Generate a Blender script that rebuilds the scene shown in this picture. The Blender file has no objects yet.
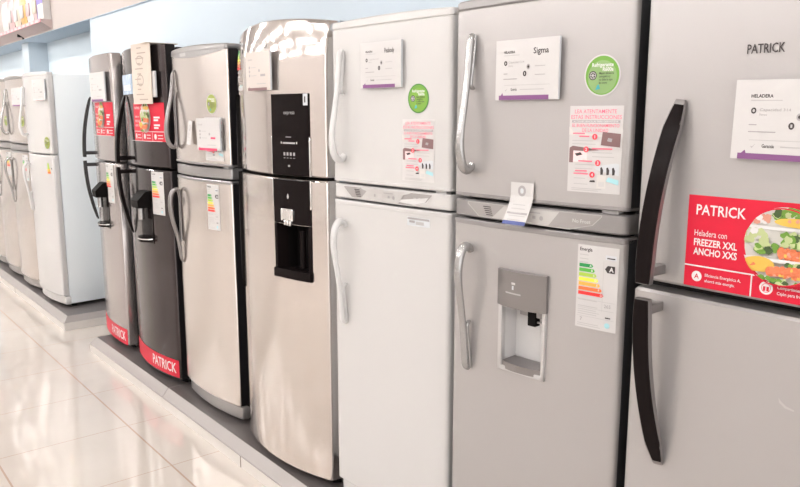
import bpy, bmesh, math, random
from mathutils import Vector, Matrix
random.seed(7)
SC = bpy.context.scene
COL = SC.collection
ZP = 0.10                                   # top of the display platforms

# ------------------------------------------------------------------ materials
MATS = {}
def mat(name, col, rough=0.5, metal=0.0, coat=0.0, noise=0.0, scale=40.0, stretch=None, alpha=1.0, trans=0.0, emit=None, bump=0.0, spec=0.5):
    m = bpy.data.materials.new(name); m.use_nodes = True
    nt = m.node_tree; b = nt.nodes['Principled BSDF']
    b.inputs['Base Color'].default_value = (*col, 1)
    b.inputs['Roughness'].default_value = rough
    b.inputs['Metallic'].default_value = metal
    b.inputs['Coat Weight'].default_value = coat; b.inputs['Specular IOR Level'].default_value = spec
    b.inputs['Coat Roughness'].default_value = 0.06
    b.inputs['Alpha'].default_value = alpha
    b.inputs['Transmission Weight'].default_value = trans
    if emit:
        b.inputs['Emission Color'].default_value = (*emit[0], 1); b.inputs['Emission Strength'].default_value = emit[1]
    if noise or bump:
        tc = nt.nodes.new('ShaderNodeTexCoord'); mp = nt.nodes.new('ShaderNodeMapping')
        nz = nt.nodes.new('ShaderNodeTexNoise'); nz.inputs['Scale'].default_value = scale
        if stretch: mp.inputs['Scale'].default_value = stretch
        nt.links.new(tc.outputs['Object'], mp.inputs['Vector']); nt.links.new(mp.outputs['Vector'], nz.inputs['Vector'])
        if noise:
            mx = nt.nodes.new('ShaderNodeMapRange')
            mx.inputs['To Min'].default_value = max(0.0, rough - noise); mx.inputs['To Max'].default_value = rough + noise
            nt.links.new(nz.outputs['Fac'], mx.inputs['Value']); nt.links.new(mx.outputs['Result'], b.inputs['Roughness'])
        if bump:
            bp = nt.nodes.new('ShaderNodeBump'); bp.inputs['Strength'].default_value = bump; bp.inputs['Distance'].default_value = 0.01
            nt.links.new(nz.outputs['Fac'], bp.inputs['Height']); nt.links.new(bp.outputs['Normal'], b.inputs['Normal'])
    MATS[name] = m
    return m

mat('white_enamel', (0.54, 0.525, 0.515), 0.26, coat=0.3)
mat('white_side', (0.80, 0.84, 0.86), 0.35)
mat('white_plastic', (0.60, 0.59, 0.585), 0.3)
mat('silver_paint', (0.41, 0.388, 0.38), 0.34, metal=0.45, coat=0.25)
mat('silver_dark', (0.29, 0.275, 0.272), 0.35, metal=0.45)
mat('silver_pale', (0.52, 0.505, 0.5), 0.3, metal=0.4)
mat('niche_grey', (0.62, 0.605, 0.60), 0.35)
mat('handle_silver', (0.40, 0.39, 0.385), 0.2, metal=0.75)
mat('handle_grey', (0.25, 0.232, 0.228), 0.28, metal=0.7)
mat('steel', (0.70, 0.645, 0.61), 0.2, metal=0.95, noise=0.04, scale=14, stretch=(8, 8, 0.4))
mat('steel_wavy', (0.66, 0.605, 0.57), 0.15, metal=0.95, scale=2.2, stretch=(1.6, 1.6, 3.0), bump=0.12)
mat('steel_crown', (0.62, 0.565, 0.53), 0.09, metal=0.95, scale=2.6, stretch=(1.6, 1.6, 3.0), bump=0.10)
mat('steel_grey', (0.38, 0.365, 0.36), 0.28, metal=0.8)
mat('graphite', (0.46, 0.42, 0.41), 0.2, metal=0.85, noise=0.04, scale=14, stretch=(8, 8, 0.4))
mat('dark_graphite', (0.055, 0.043, 0.043), 0.16, metal=0.8, coat=0.15, noise=0.03, scale=14, stretch=(8, 8, 0.4))
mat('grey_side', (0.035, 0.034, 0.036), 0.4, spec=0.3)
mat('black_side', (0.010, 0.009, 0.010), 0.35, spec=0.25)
mat('pale_side', (0.22, 0.26, 0.30), 0.35, metal=0.3)
mat('black_gloss', (0.010, 0.007, 0.007), 0.16, coat=0.0, spec=0.05)
mat('black_matt', (0.007, 0.006, 0.006), 0.5, spec=0.04)
mat('gasket', (0.015, 0.013, 0.013), 0.7, spec=0.2)
mat('gasket_pale', (0.42, 0.45, 0.47), 0.6)
mat('chrome', (0.82, 0.81, 0.80), 0.08, metal=1.0)
mat('panel_line', (0.46, 0.44, 0.42), 0.35)
mat('panel_face', (0.32, 0.30, 0.29), 0.4, metal=0.2)
mat('panel_light', (0.47, 0.45, 0.435), 0.4)
mat('panel_grey', (0.50, 0.48, 0.465), 0.4)
# printed colours
mat('paper', (0.55, 0.53, 0.52), 0.55)
mat('paper_cool', (0.56, 0.58, 0.60), 0.5)
mat('paper_tan', (0.56, 0.50, 0.46), 0.5)
mat('ink', (0.045, 0.035, 0.035), 0.6)
mat('ink_grey', (0.34, 0.32, 0.32), 0.6)
mat('ink_faint', (0.43, 0.415, 0.41), 0.6)
mat('purple', (0.20, 0.07, 0.20), 0.5)
mat('crimson', (0.66, 0.05, 0.13), 0.5)
mat('pink_ink', (0.82, 0.16, 0.24), 0.55)
mat('pink_pale', (0.88, 0.62, 0.62), 0.55)
mat('red', (0.58, 0.010, 0.035), 0.4, spec=0.3)
mat('red_ink', (0.78, 0.06, 0.09), 0.5)
mat('print_white', (0.68, 0.66, 0.65), 0.45)
mat('green', (0.14, 0.33, 0.04), 0.45)
mat('green_dark', (0.05, 0.20, 0.03), 0.45)
mat('green_lime', (0.18, 0.36, 0.04), 0.45)
mat('green_pale', (0.22, 0.36, 0.13), 0.45)
mat('green_olive', (0.27, 0.32, 0.06), 0.45)
mat('teal', (0.05, 0.34, 0.36), 0.45)
mat('teal_pale', (0.35, 0.62, 0.66), 0.5)
mat('photo_brown', (0.20, 0.11, 0.11), 0.5)
mat('photo_grey', (0.60, 0.57, 0.54), 0.5)
mat('navy', (0.07, 0.09, 0.26), 0.5)
for n, c in dict(eA=(0.01, 0.27, 0.06), eB=(0.09, 0.42, 0.05), eC=(0.38, 0.56, 0.06), eD=(0.88, 0.74, 0.06), eE=(0.90, 0.42, 0.07), eF=(0.82, 0.16, 0.04), eG=(0.76, 0.03, 0.03)).items():
    mat('energy_' + n, c, 0.5)
mat('food_carrot', (0.66, 0.17, 0.07), 0.6, noise=0.1, bump=0.5, scale=90)
mat('food_yellow', (0.66, 0.42, 0.07), 0.6)
mat('food_leaf', (0.14, 0.29, 0.035), 0.6)
mat('food_pale', (0.44, 0.50, 0.24), 0.6)
mat('food_ham', (0.62, 0.28, 0.20), 0.6)
mat('food_dark', (0.05, 0.09, 0.025), 0.6)
mat('shelf_print', (0.56, 0.54, 0.50), 0.5)
mat('cardboard', (0.56, 0.485, 0.42), 0.7, noise=0.05)
mat('cardboard_ink', (0.36, 0.30, 0.26), 0.7)
mat('sleeve_plastic', (0.42, 0.55, 0.72), 0.15, coat=0.4, bump=0.8, scale=18)
# the shop
mat('wall_paint', (0.66, 0.755, 0.82), 0.7, noise=0.05, scale=3)
mat('end_wall_paint', (0.90, 0.885, 0.87), 0.7)
mat('far_wall_paint', (0.74, 0.715, 0.70), 0.7, noise=0.05, scale=3)
mat('pillar_paint', (0.52, 0.595, 0.655), 0.6, noise=0.05, scale=3)
mat('soffit_paint', (0.49, 0.432, 0.405), 0.7, noise=0.05, scale=3)
mat('soffit_under', (0.50, 0.60, 0.70), 0.7, noise=0.05, scale=3)
mat('ceiling_paint', (0.58, 0.56, 0.55), 0.8, noise=0.05, scale=3)
mat('platform_kick', (0.62, 0.58, 0.545), 0.35)
mat('platform_slab_shaded', (0.115, 0.10, 0.097), 0.3)  # slab grey darkened to carry the shade lying on its top
mat('platform_bevel_lit', (0.33, 0.30, 0.285), 0.3)  # same slab on its bevel, lightened to stand for the reflection there
mat('platform_groove', (0.16, 0.12, 0.10), 0.7)
mat('lamp_trim', (0.85, 0.85, 0.85), 0.3)
mat('lamp_glow', (1, 1, 1), 0.4, emit=((1.0, 0.96, 0.90), 40.0))
mat('tube_glow', (1, 1, 1), 0.4, emit=((1.0, 0.985, 0.975), 21.0))
mat('shelf_metal', (0.48, 0.38, 0.365), 0.4)
mat('rail_red', (0.70, 0.30, 0.34), 0.45)
mat('pack_white', (0.62, 0.60, 0.585), 0.3, bump=0.5, scale=14)
mat('pack_pink', (0.52, 0.36, 0.36), 0.3, bump=0.5, scale=14)
mat('pack_orange', (0.66, 0.38, 0.12), 0.3, bump=0.5, scale=14)
mat('pack_cream', (0.58, 0.50, 0.40), 0.3, bump=0.5, scale=14)
mat('violet', (0.25, 0.20, 0.58), 0.5)

def floor_material():
    m = bpy.data.materials.new('polished_tiles'); m.use_nodes = True
    nt = m.node_tree; N = nt.nodes; Lk = nt.links; b = N['Principled BSDF']
    tc = N.new('ShaderNodeTexCoord'); sp = N.new('ShaderNodeSeparateXYZ'); Lk.new(tc.outputs['Object'], sp.inputs[0])
    def grout(axis, off, per, half):
        a = N.new('ShaderNodeMath'); a.operation = 'SUBTRACT'; a.inputs[1].default_value = off; Lk.new(sp.outputs[axis], a.inputs[0])
        d = N.new('ShaderNodeMath'); d.operation = 'DIVIDE'; d.inputs[1].default_value = per; Lk.new(a.outputs[0], d.inputs[0])
        p = N.new('ShaderNodeMath'); p.operation = 'PINGPONG'; p.inputs[1].default_value = 0.5; Lk.new(d.outputs[0], p.inputs[0])
        l = N.new('ShaderNodeMath'); l.operation = 'LESS_THAN'; l.inputs[1].default_value = half / per; Lk.new(p.outputs[0], l.inputs[0])
        return l
    gx = grout('X', -4.182, 0.5595, 0.0022); gy = grout('Y', 1.176, 0.60, 0.0040)
    g = N.new('ShaderNodeMath'); g.operation = 'MAXIMUM'; Lk.new(gx.outputs[0], g.inputs[0]); Lk.new(gy.outputs[0], g.inputs[1])
    nz = N.new('ShaderNodeTexNoise'); nz.inputs['Scale'].default_value = 2.2; nz.inputs['Detail'].default_value = 6
    Lk.new(tc.outputs['Object'], nz.inputs['Vector'])
    r = N.new('ShaderNodeValToRGB'); r.color_ramp.elements[0].position = 0.3; r.color_ramp.elements[1].position = 0.75
    r.color_ramp.elements[0].color = (0.555, 0.50, 0.45, 1); r.color_ramp.elements[1].color = (0.605, 0.555, 0.51, 1)
    Lk.new(nz.outputs['Fac'], r.inputs[0])
    mx = N.new('ShaderNodeMix'); mx.data_type = 'RGBA'; mx.inputs[7].default_value = (0.36, 0.25, 0.19, 1)
    Lk.new(g.outputs[0], mx.inputs[0]); Lk.new(r.outputs[0], mx.inputs[6]); Lk.new(mx.outputs[2], b.inputs['Base Color'])
    ro = N.new('ShaderNodeMapRange'); ro.inputs['To Min'].default_value = 0.05; ro.inputs['To Max'].default_value = 0.6
    Lk.new(g.outputs[0], ro.inputs['Value']); Lk.new(ro.outputs['Result'], b.inputs['Roughness'])
    b.inputs['Coat Weight'].default_value = 0.5; b.inputs['Coat Roughness'].default_value = 0.05
    MATS['polished_tiles'] = m
floor_material()

# ------------------------------------------------------------------ mesh builder
class MB:
    def __init__(s): s.v = []; s.f = []; s.m = []; s.mats = []
    def mi(s, name):
        if name not in s.mats: s.mats.append(name)
        return s.mats.index(name)
    def add(s, vs, fs, m):
        o = len(s.v); s.v += [tuple(p) for p in vs]; k = s.mi(m)
        for f in fs: s.f.append([i + o for i in f]); s.m.append(k)
    def box(s, a, b, m, bev=0.0):
        x0, y0, z0 = a; x1, y1, z1 = b
        if bev <= 0:
            vs = [(x0,y0,z0),(x1,y0,z0),(x1,y1,z0),(x0,y1,z0),(x0,y0,z1),(x1,y0,z1),(x1,y1,z1),(x0,y1,z1)]
            s.add(vs, [(0,3,2,1),(4,5,6,7),(0,1,5,4),(1,2,6,5),(2,3,7,6),(3,0,4,7)], m)
        else:
            bm = bmesh.new()
            r = bmesh.ops.create_cube(bm, size=1.0)
            for v in bm.verts: v.co = Vector(((x0+x1)/2 + v.co.x*(x1-x0), (y0+y1)/2 + v.co.y*(y1-y0), (z0+z1)/2 + v.co.z*(z1-z0)))
            bmesh.ops.bevel(bm, geom=bm.edges[:], offset=bev, segments=2, profile=0.5, affect='EDGES')
            s.bm(bm, m)
    def bm(s, bm, m):
        bm.verts.index_update()
        s.add([v.co[:] for v in bm.verts], [[v.index for v in f.verts] for f in bm.faces], m); bm.free()
    def prism(s, outline, lo, hi, axis, m):
        """outline: 2D points in the two other axes (order x,y / x,z / y,z), counter-clockwise."""
        def P(p, h):
            return {'z': (p[0], p[1], h), 'y': (p[0], h, p[1]), 'x': (h, p[0], p[1])}[axis]
        n = len(outline)
        vs = [P(p, lo) for p in outline] + [P(p, hi) for p in outline]
        fs = [tuple(range(n))[::-1], tuple(range(n, 2*n))] + [(i, (i+1) % n, n+(i+1) % n, n+i) for i in range(n)]
        s.add(vs, fs, m)
    def sweep(s, path, ra, rb, m, seg=12, side=(1,0,0), sub=6, square=False, mats=None):
        """tube along a smoothed path; ra = half width along side, rb = half thickness; lists allowed."""
        n = len(path); A = ra if isinstance(ra, (list, tuple)) else [ra]*n; B = rb if isinstance(rb, (list, tuple)) else [rb]*n
        P = [Vector(p) for p in path]; pts = []; aa = []; bb = []
        for i in range(n-1):
            p0 = P[max(i-1,0)]; p1 = P[i]; p2 = P[i+1]; p3 = P[min(i+2,n-1)]
            for k in range(sub):
                t = k/sub
                pts.append(0.5*((2*p1)+(p2-p0)*t+(2*p0-5*p1+4*p2-p3)*t*t+(3*p1-p0-3*p2+p3)*t**3))
                aa.append(A[i]+(A[i+1]-A[i])*t); bb.append(B[i]+(B[i+1]-B[i])*t)
        pts.append(P[-1]); aa.append(A[-1]); bb.append(B[-1])
        S = Vector(side).normalized(); rings = []
        for i, p in enumerate(pts):
            t = (pts[min(i+1,len(pts)-1)] - pts[max(i-1,0)]).normalized()
            nn = t.cross(S).normalized(); ss = nn.cross(t).normalized(); ring = []
            for k in range(seg):
                a = 2*math.pi*k/seg; c, d = math.cos(a), math.sin(a)
                if square:
                    q = max(abs(c), abs(d)); c, d = c/q, d/q
                    l = 0.9 if abs(abs(c)-abs(d)) < 1e-6 else 1; c *= l; d *= l
                ring.append(p + ss*aa[i]*c + nn*bb[i]*d)
            rings.append(ring)
        o = len(s.v)
        for r in rings: s.v += [tuple(q) for q in r]
        L = len(rings); k0 = s.mi(m)
        for i in range(L-1):
            for k in range(seg):
                s.f.append([o+i*seg+k, o+i*seg+(k+1)%seg, o+(i+1)*seg+(k+1)%seg, o+(i+1)*seg+k])
                s.m.append(k0 if mats is None else s.mi(mats(k, seg)))
        s.f.append([o+k for k in range(seg)][::-1]); s.m.append(k0)
        s.f.append([o+(L-1)*seg+k for k in range(seg)]); s.m.append(k0)
    def cyl(s, c, r, h, axis, m, seg=20, r2=None):
        r2 = r if r2 is None else r2; vs = []
        for (rr, hh) in ((r, 0), (r2, h)):
            for k in range(seg):
                a = 2*math.pi*k/seg; u, v = rr*math.cos(a), rr*math.sin(a)
                vs.append({'z': (c[0]+u, c[1]+v, c[2]+hh), 'y': (c[0]+u, c[1]+hh, c[2]+v), 'x': (c[0]+hh, c[1]+u, c[2]+v)}[axis])
        fs = [tuple(range(seg))[::-1], tuple(range(seg, 2*seg))] + [(i, (i+1)%seg, seg+(i+1)%seg, seg+i) for i in range(seg)]
        s.add(vs, fs, m)
    def build(s, name, parent=None, smooth=40, fixn=True):
        me = bpy.data.meshes.new(name); me.from_pydata(s.v, [], s.f)
        for n in s.mats: me.materials.append(MATS[n])
        me.polygons.foreach_set('material_index', s.m)
        if fixn:
            bm = bmesh.new(); bm.from_mesh(me); bmesh.ops.recalc_face_normals(bm, faces=bm.faces[:]); bm.to_mesh(me); bm.free()
        if smooth:
            me.polygons.foreach_set('use_smooth', [True]*len(me.polygons)); me.set_sharp_from_angle(angle=math.radians(smooth))
        me.update()
        o = bpy.data.objects.new(name, me); COL.objects.link(o)
        if parent: o.parent = parent
        return o

def tag(o, label=None, cat=None, group=None, kind=None):
    if label: o['label'] = label
    if cat: o['category'] = cat
    if group: o['group'] = group
    if kind: o['kind'] = kind
    return o
def empty(name, loc, rz=0):
    o = bpy.data.objects.new(name, None); o.empty_display_size = 0.2; o.location = loc; o.rotation_euler = (0, 0, rz); COL.objects.link(o); return o

# ------------------------------------------------------------------ text
_T = {}
def text_mesh(body, bold=0.0):
    key = (body, bold)
    if key not in _T:
        cu = bpy.data.curves.new('lettering', 'FONT'); cu.body = body; cu.resolution_u = 2; cu.offset = bold; cu.size = 1.0
        ob = bpy.data.objects.new('lettering', cu); COL.objects.link(ob)
        me = bpy.data.meshes.new_from_object(ob.evaluated_get(bpy.context.evaluated_depsgraph_get()))
        vs = [(v.co.x, v.co.y) for v in me.vertices]; fs = [list(p.vertices) for p in me.polygons]
        bpy.data.objects.remove(ob); bpy.data.curves.remove(cu); bpy.data.meshes.remove(me)
        x0 = min(v[0] for v in vs); x1 = max(v[0] for v in vs)
        cap = 0.69
        _T[key] = ([(v[0]-x0, v[1]) for v in vs], fs, x1-x0, cap)
    return _T[key]

# ------------------------------------------------------------------ fridge frame of reference
class Front:
    """The curved front of one fridge: s runs along the front from its left edge, Z is world height."""
    def __init__(F, L, w, deg, b, r=0.012, crown=0.0, zc=1.68):
        F.crown = crown; F.zc = zc
        F.w = w; F.b = b; F.r = r; F.th = math.radians(deg)
        F.d = Vector((math.cos(F.th), math.sin(F.th), 0))
        F.root_loc = Vector((L[0], L[1], ZP)) + F.d*(w/2)
    def y(F, s):
        q = min(max(s/F.w, 0), 1)*2-1; y = -F.b*(1-q*q)
        e = min(s, F.w-s)
        if e < F.r: e = max(e, 0); y += F.r - math.sqrt(max(F.r**2-(F.r-e)**2, 0))
        return y
    def p(F, s, Z, off=0.0):                # point in the fridge's own frame
        return (s-F.w/2, F.y(s)+F.lean(Z)-off, Z-ZP)
    def lean(F, Z): return 0.5*F.crown*max(0.0, Z-F.zc)**2

class Sheet:
    """A print on a fridge front: local u (right) and v (up) in metres from its lower left corner."""
    def __init__(S, F, s0, z0, w, h, base, off=0.0012, back=None, thick=0.0, path=None, tilt=0.0, flat=False):
        S.flat = None
        if flat:
            ya, yb = F.y(s0), F.y(s0+w); S.flat = (ya, yb, max((ya+(yb-ya)*i/16)-F.y(s0+w*i/16) for i in range(17)))
        S.F = F; S.s0 = s0; S.z0 = z0; S.w = w; S.h = h; S.mb = MB(); S.k = 0; S.off = off; S.path = path; S.tilt = math.radians(tilt)
        S.thick = thick
        if base: S.rect(0, 0, w, h, base)
        if thick:
            n = 8; e = off-thick; ring = []
            for i in range(n+1): ring.append((w*i/n, 0))
            for i in range(1, n+1): ring.append((w, h*i/n))
            for i in range(1, n+1): ring.append((w-w*i/n, h))
            for i in range(1, n): ring.append((0, h-h*i/n))
            N = len(ring); vs = [S.P(u, v, off) for u, v in ring] + [S.P(u, v, e) for u, v in ring]
            S.mb.add(vs, [(i, i+N, (i+1)%N+N, (i+1)%N) for i in range(N)], back or base)
            g = [[S.P(w*i/4, h*j/4, e) for i in range(5)] for j in range(5)]
            S.mb.add([p for r in g for p in r], [(j*5+i, (j+1)*5+i, (j+1)*5+i+1, j*5+i+1) for j in range(4) for i in range(4)], back or base)
    def P(S, u, v, off):
        if S.tilt:
            cu, cv = u-S.w/2, v-S.h/2
            u = S.w/2+cu*math.cos(S.tilt)-cv*math.sin(S.tilt); v = S.h/2+cu*math.sin(S.tilt)+cv*math.cos(S.tilt)
        e = 0.0
        if S.path: e = S.path(u, v)
        if S.flat:
            ya, yb, sag = S.flat; x, _, z = S.F.p(S.s0+u, S.z0+v); return (x, ya+(yb-ya)*u/S.w-max(sag, 0)-off-e, z)
        return S.F.p(S.s0+u, S.z0+v, off+e)
    def lay(S): S.k += 1; return S.off+0.0003+0.00007*S.k
    def flatmap(S, pts, fs, m, o):
        us = [p[0] for p in pts]; a, b = min(us), max(us)
        if S.F.b < .008 or b-a < .02 or S.flat:
            S.mb.add([S.P(u, v, o) for u, v in pts], fs, m); return
        bm = bmesh.new(); vv = [bm.verts.new((u, v, 0)) for u, v in pts]
        for f in fs:
            try: bm.faces.new([vv[i] for i in f])
            except ValueError: pass
        x = math.ceil(a/.015)*.015
        while x < b:
            bmesh.ops.bisect_plane(bm, geom=bm.verts[:]+bm.edges[:]+bm.faces[:], plane_co=(x, 0, 0), plane_no=(1, 0, 0), dist=1e-7); x += .015
        bm.verts.index_update()
        S.mb.add([S.P(v.co.x, v.co.y, o) for v in bm.verts], [[v.index for v in f.verts] for f in bm.faces], m); bm.free()
    def rect(S, u0, v0, u1, v1, m, off=None):
        o = S.off if (S.k == 0 and not S.mb.v) else (off or S.lay())
        nu = max(1, int(abs(u1-u0)/0.02)+1); nv = max(1, int(abs(v1-v0)/(0.02 if S.path else 0.5))+1)
        vs = [S.P(u0+(u1-u0)*i/nu, v0+(v1-v0)*j/nv, o) for j in range(nv+1) for i in range(nu+1)]
        S.mb.add(vs, [(j*(nu+1)+i, j*(nu+1)+i+1, (j+1)*(nu+1)+i+1, (j+1)*(nu+1)+i) for j in range(nv) for i in range(nu)], m)
    def poly(S, pts, m, off=None):
        S.flatmap(pts, [tuple(range(len(pts)))], m, off or S.lay())
    def oval(S, u, v, ru, rv, m, n=28, clip=None):
        pts = [(u+ru*math.cos(2*math.pi*k/n), v+rv*math.sin(2*math.pi*k/n)) for k in range(n)]
        if clip: pts = [(min(max(a, clip[0]), clip[2]), min(max(b_, clip[1]), clip[3])) for a, b_ in pts]
        S.poly(pts, m)
    def ring(S, u, v, ru, rv, t, m, n=28):
        o = S.lay(); vs = []
        for f in (1, 0):
            for k in range(n):
                a = 2*math.pi*k/n; vs.append(S.P(u+(ru-t*f)*math.cos(a), v+(rv-t*f)*math.sin(a), o))
        S.mb.add(vs, [(k, (k+1)%n, n+(k+1)%n, n+k) for k in range(n)], m)
    def text(S, body, u, v, cap, m, bold=0.0, fit=None, align='l'):
        vs, fs, w, c = text_mesh(body, bold); sc = cap/c; sx = sc if fit is None else fit/w; o = S.lay()
        if align == 'c': u -= w*sx/2
        S.flatmap([(u+x*sx, v+y*sc) for x, y in vs], fs, m, o)
    def lines(S, u0, u1, v0, v1, n, m, t=0.0022, rag=0.25):
        for i in range(n):
            v = v1-(v1-v0)*i/max(n-1, 1); S.rect(u0, v-t/2, u1-(u1-u0)*rag*random.random(), v+t/2, m, off=S.off+0.0006)
    def part(S, name, root, label=None):
        o = S.mb.build(name, root, smooth=0, fixn=False)
        if label: o['label'] = label
        return o
    def thing(S, name, root, label, cat, group=None):
        vs = S.mb.v; c = Vector([(min(p[i] for p in vs)+max(p[i] for p in vs))/2 for i in range(3)])
        S.mb.v = [tuple(Vector(p)-c) for p in vs]
        o = S.mb.build(name, None, smooth=0, fixn=False)
        o.rotation_euler = (0, 0, S.F.th); o.location = S.F.root_loc + Matrix.Rotation(S.F.th, 3, 'Z') @ c
        return tag(o, label, cat, group)

def slab(F, Z0, Z1, m, y_back=0.06, bev=0.006, inset=0.0, arch=0.0, mb=None, yoff=0.0, s0=None, s1=None, n=28, arch_low=0.0, side=None):
    """a door-like panel whose front follows the fridge's curve"""
    mb = mb or MB(); a = 0.0 if s0 is None else s0; b = F.w if s1 is None else s1
    ss = [a+(b-a)*(0.5-0.5*math.cos(math.pi*i/n)) for i in range(n+1)]
    out = [(s-F.w/2, F.y(s)+yoff) for s in ss] + [(b-F.w/2, y_back), (a-F.w/2, y_back)]
    c = (0.5*(a+b)-F.w/2, 0.5*(yoff+y_back)); N = len(out)
    def ins(k):
        res = []
        for i, p in enumerate(out):
            p0 = Vector(out[i-1]); p1 = Vector(out[(i+1) % N]); t = (p1-p0)
            nn = Vector((-t.y, t.x)).normalized() if t.length > 1e-9 else Vector((0, 0))
            res.append((p[0]+nn.x*k, p[1]+nn.y*k))
        return res
    def zz(p, Z, ar):
        q = max(-1, min(1, p[0]/(F.w/2))); return Z-ZP+ar*(1-q*q)
    vs = []; lay = [(Z0, bev, arch_low), (Z0+bev, 0, arch_low)]
    if F.crown and Z1 > F.zc > Z0: lay += [(F.zc-.02, 0, 0)] + [(F.zc+(Z1-bev-F.zc)*i/14, 0, arch*(i/14)**2) for i in range(14)]
    lay += [(Z1-bev, 0, arch), (Z1, bev, arch)]; nl = len(lay)
    for Z, k, ar in lay:
        for i, p in enumerate(ins(k+inset)): vs.append((p[0], p[1]+(F.lean(Z) if i < n+1 else 0), zz(p, Z, ar)))
    fs = [tuple(range(N))[::-1], tuple(range((nl-1)*N, nl*N))]
    for j in range(nl-1): fs += [(j*N+i, j*N+(i+1) % N, (j+1)*N+(i+1) % N, (j+1)*N+i) for i in range(N)]
    o = len(mb.v); mb.v += vs; km = mb.mi(m); ks = mb.mi(side) if side else km
    for k, f in enumerate(fs):
        mb.f.append([i+o for i in f]); mb.m.append(ks if k >= 2 and (k-2) % N in (n, n+1, n+2) else km)
    return mb

def cut(o, cutters):
    """carve the cutters out of o (and keep their material on the cut faces)"""
    for cb in cutters:
        c = cb.build('cutter', smooth=0); c.parent = o.parent
        md = o.modifiers.new('cut', 'BOOLEAN'); md.operation = 'DIFFERENCE'; md.object = c; md.solver = 'EXACT'; md.material_mode = 'TRANSFER'
        bpy.context.view_layer.update()
        me = bpy.data.meshes.new_from_object(o.evaluated_get(bpy.context.evaluated_depsgraph_get()))
        o.modifiers.clear(); old = o.data; o.data = me; me.name = old.name; bpy.data.objects.remove(c)
        me.set_sharp_from_angle(angle=math.radians(40))

# ------------------------------------------------------------------ handles
def handle_hook(F, root, s, Zmid, up, m):
    """long S-shaped pull: a mount that lies on the door, then a grip that swings out and hooks back near the door gap"""
    D = [(0.006, .476), (0.016, .462), (0.021, .42), (0.027, .36), (0.038, .29), (0.050, .225), (0.054, .175), (0.046, .130), (0.028, .108), (0.010, .112), (0.0, .124)]
    A = [.009, .0115, .0115, .011, .0115, .0125, .0135, .0145, .0145, .0125, .011]; Bt = [.006, .009, .009, .0085, .0085, .0095, .011, .012, .012, .011, .010]
    sg = 1 if up else -1; mb = MB()
    mb.sweep([F.p(s, Zmid+sg*z, o) for o, z in D], A, Bt, m)
    mb.sweep([F.p(s+0.002, Zmid+sg*z, o) for o, z in ((0.003, .474), (0.006, .44), (0.012, .39), (0.016, .345), (0.010, .335), (0.002, .332))], [.008, .009, .009, .008, .007, .005], [.004, .005, .006, .007, .007, .004], m)
    return mb.build('door_handle', root)
def handle_loop(F, root, s, Zmid, up, m):
    """teardrop loop pull"""
    D = [(0.003, .476), (0.012, .45), (0.016, .40), (0.026, .34), (0.044, .27), (0.055, .21), (0.055, .155), (0.043, .118), (0.022, .104), (0.009, .116), (0.006, .16), (0.006, .24), (0.007, .32), (0.010, .37)]
    A = [.006, .010, .012, .012, .013, .0135, .0135, .0135, .013, .012, .0105, .0105, .010, .008]; Bt = [.004, .007, .009, .009, .009, .010, .010, .010, .010, .008, .006, .006, .006, .006]
    sg = 1 if up else -1; mb = MB(); mb.sweep([F.p(s, Zmid+sg*z, o) for o, z in D], A, Bt, m)
    return mb.build('door_handle', root)
def handle_bar(F, root, s, Zg, ln, up, lean=0.03, front='black_gloss', sidem='handle_grey', out=0.058, hw=0.018):
    """flat curved bar: flush with the door at its far end, standing off on a bracket next to the door gap"""
    sg = 1 if up else -1; pts = []; n = 9
    for i in range(n):
        t = i/(n-1); pts.append(F.p(s+lean*t*t, Zg+sg*(0.004+ln*t), out*(1-t**2.1)+0.006))
    mb = MB()
    A = [hw*0.86]+[hw]*(n-2)+[hw*0.55]
    front_k = {True: (1, 2, 3) if False else None}
    mb.sweep(pts, A, [.009]*(n-2)+[.008, .004], sidem, seg=8, square=True)
    # black face on the side turned to the shopper
    q = []
    for i in range(n):
        t = i/(n-1); q.append(F.p(s+lean*t*t, Zg+sg*(0.006+(ln-0.012)*t), out*(1-t**2.1)+0.0145))
    mb.sweep(q, [a*0.94 for a in A], [.0025]*n, front, seg=8, square=True)
    z = Zg+sg*0.030; x0, y0, _ = F.p(s, z, out); yb = F.y(s)+0.004
    mb.box((x0-0.012, y0, z-ZP-0.011), (x0+0.014, yb, z-ZP+0.011), sidem, 0.003)
    return mb.build('door_handle', root)

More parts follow.
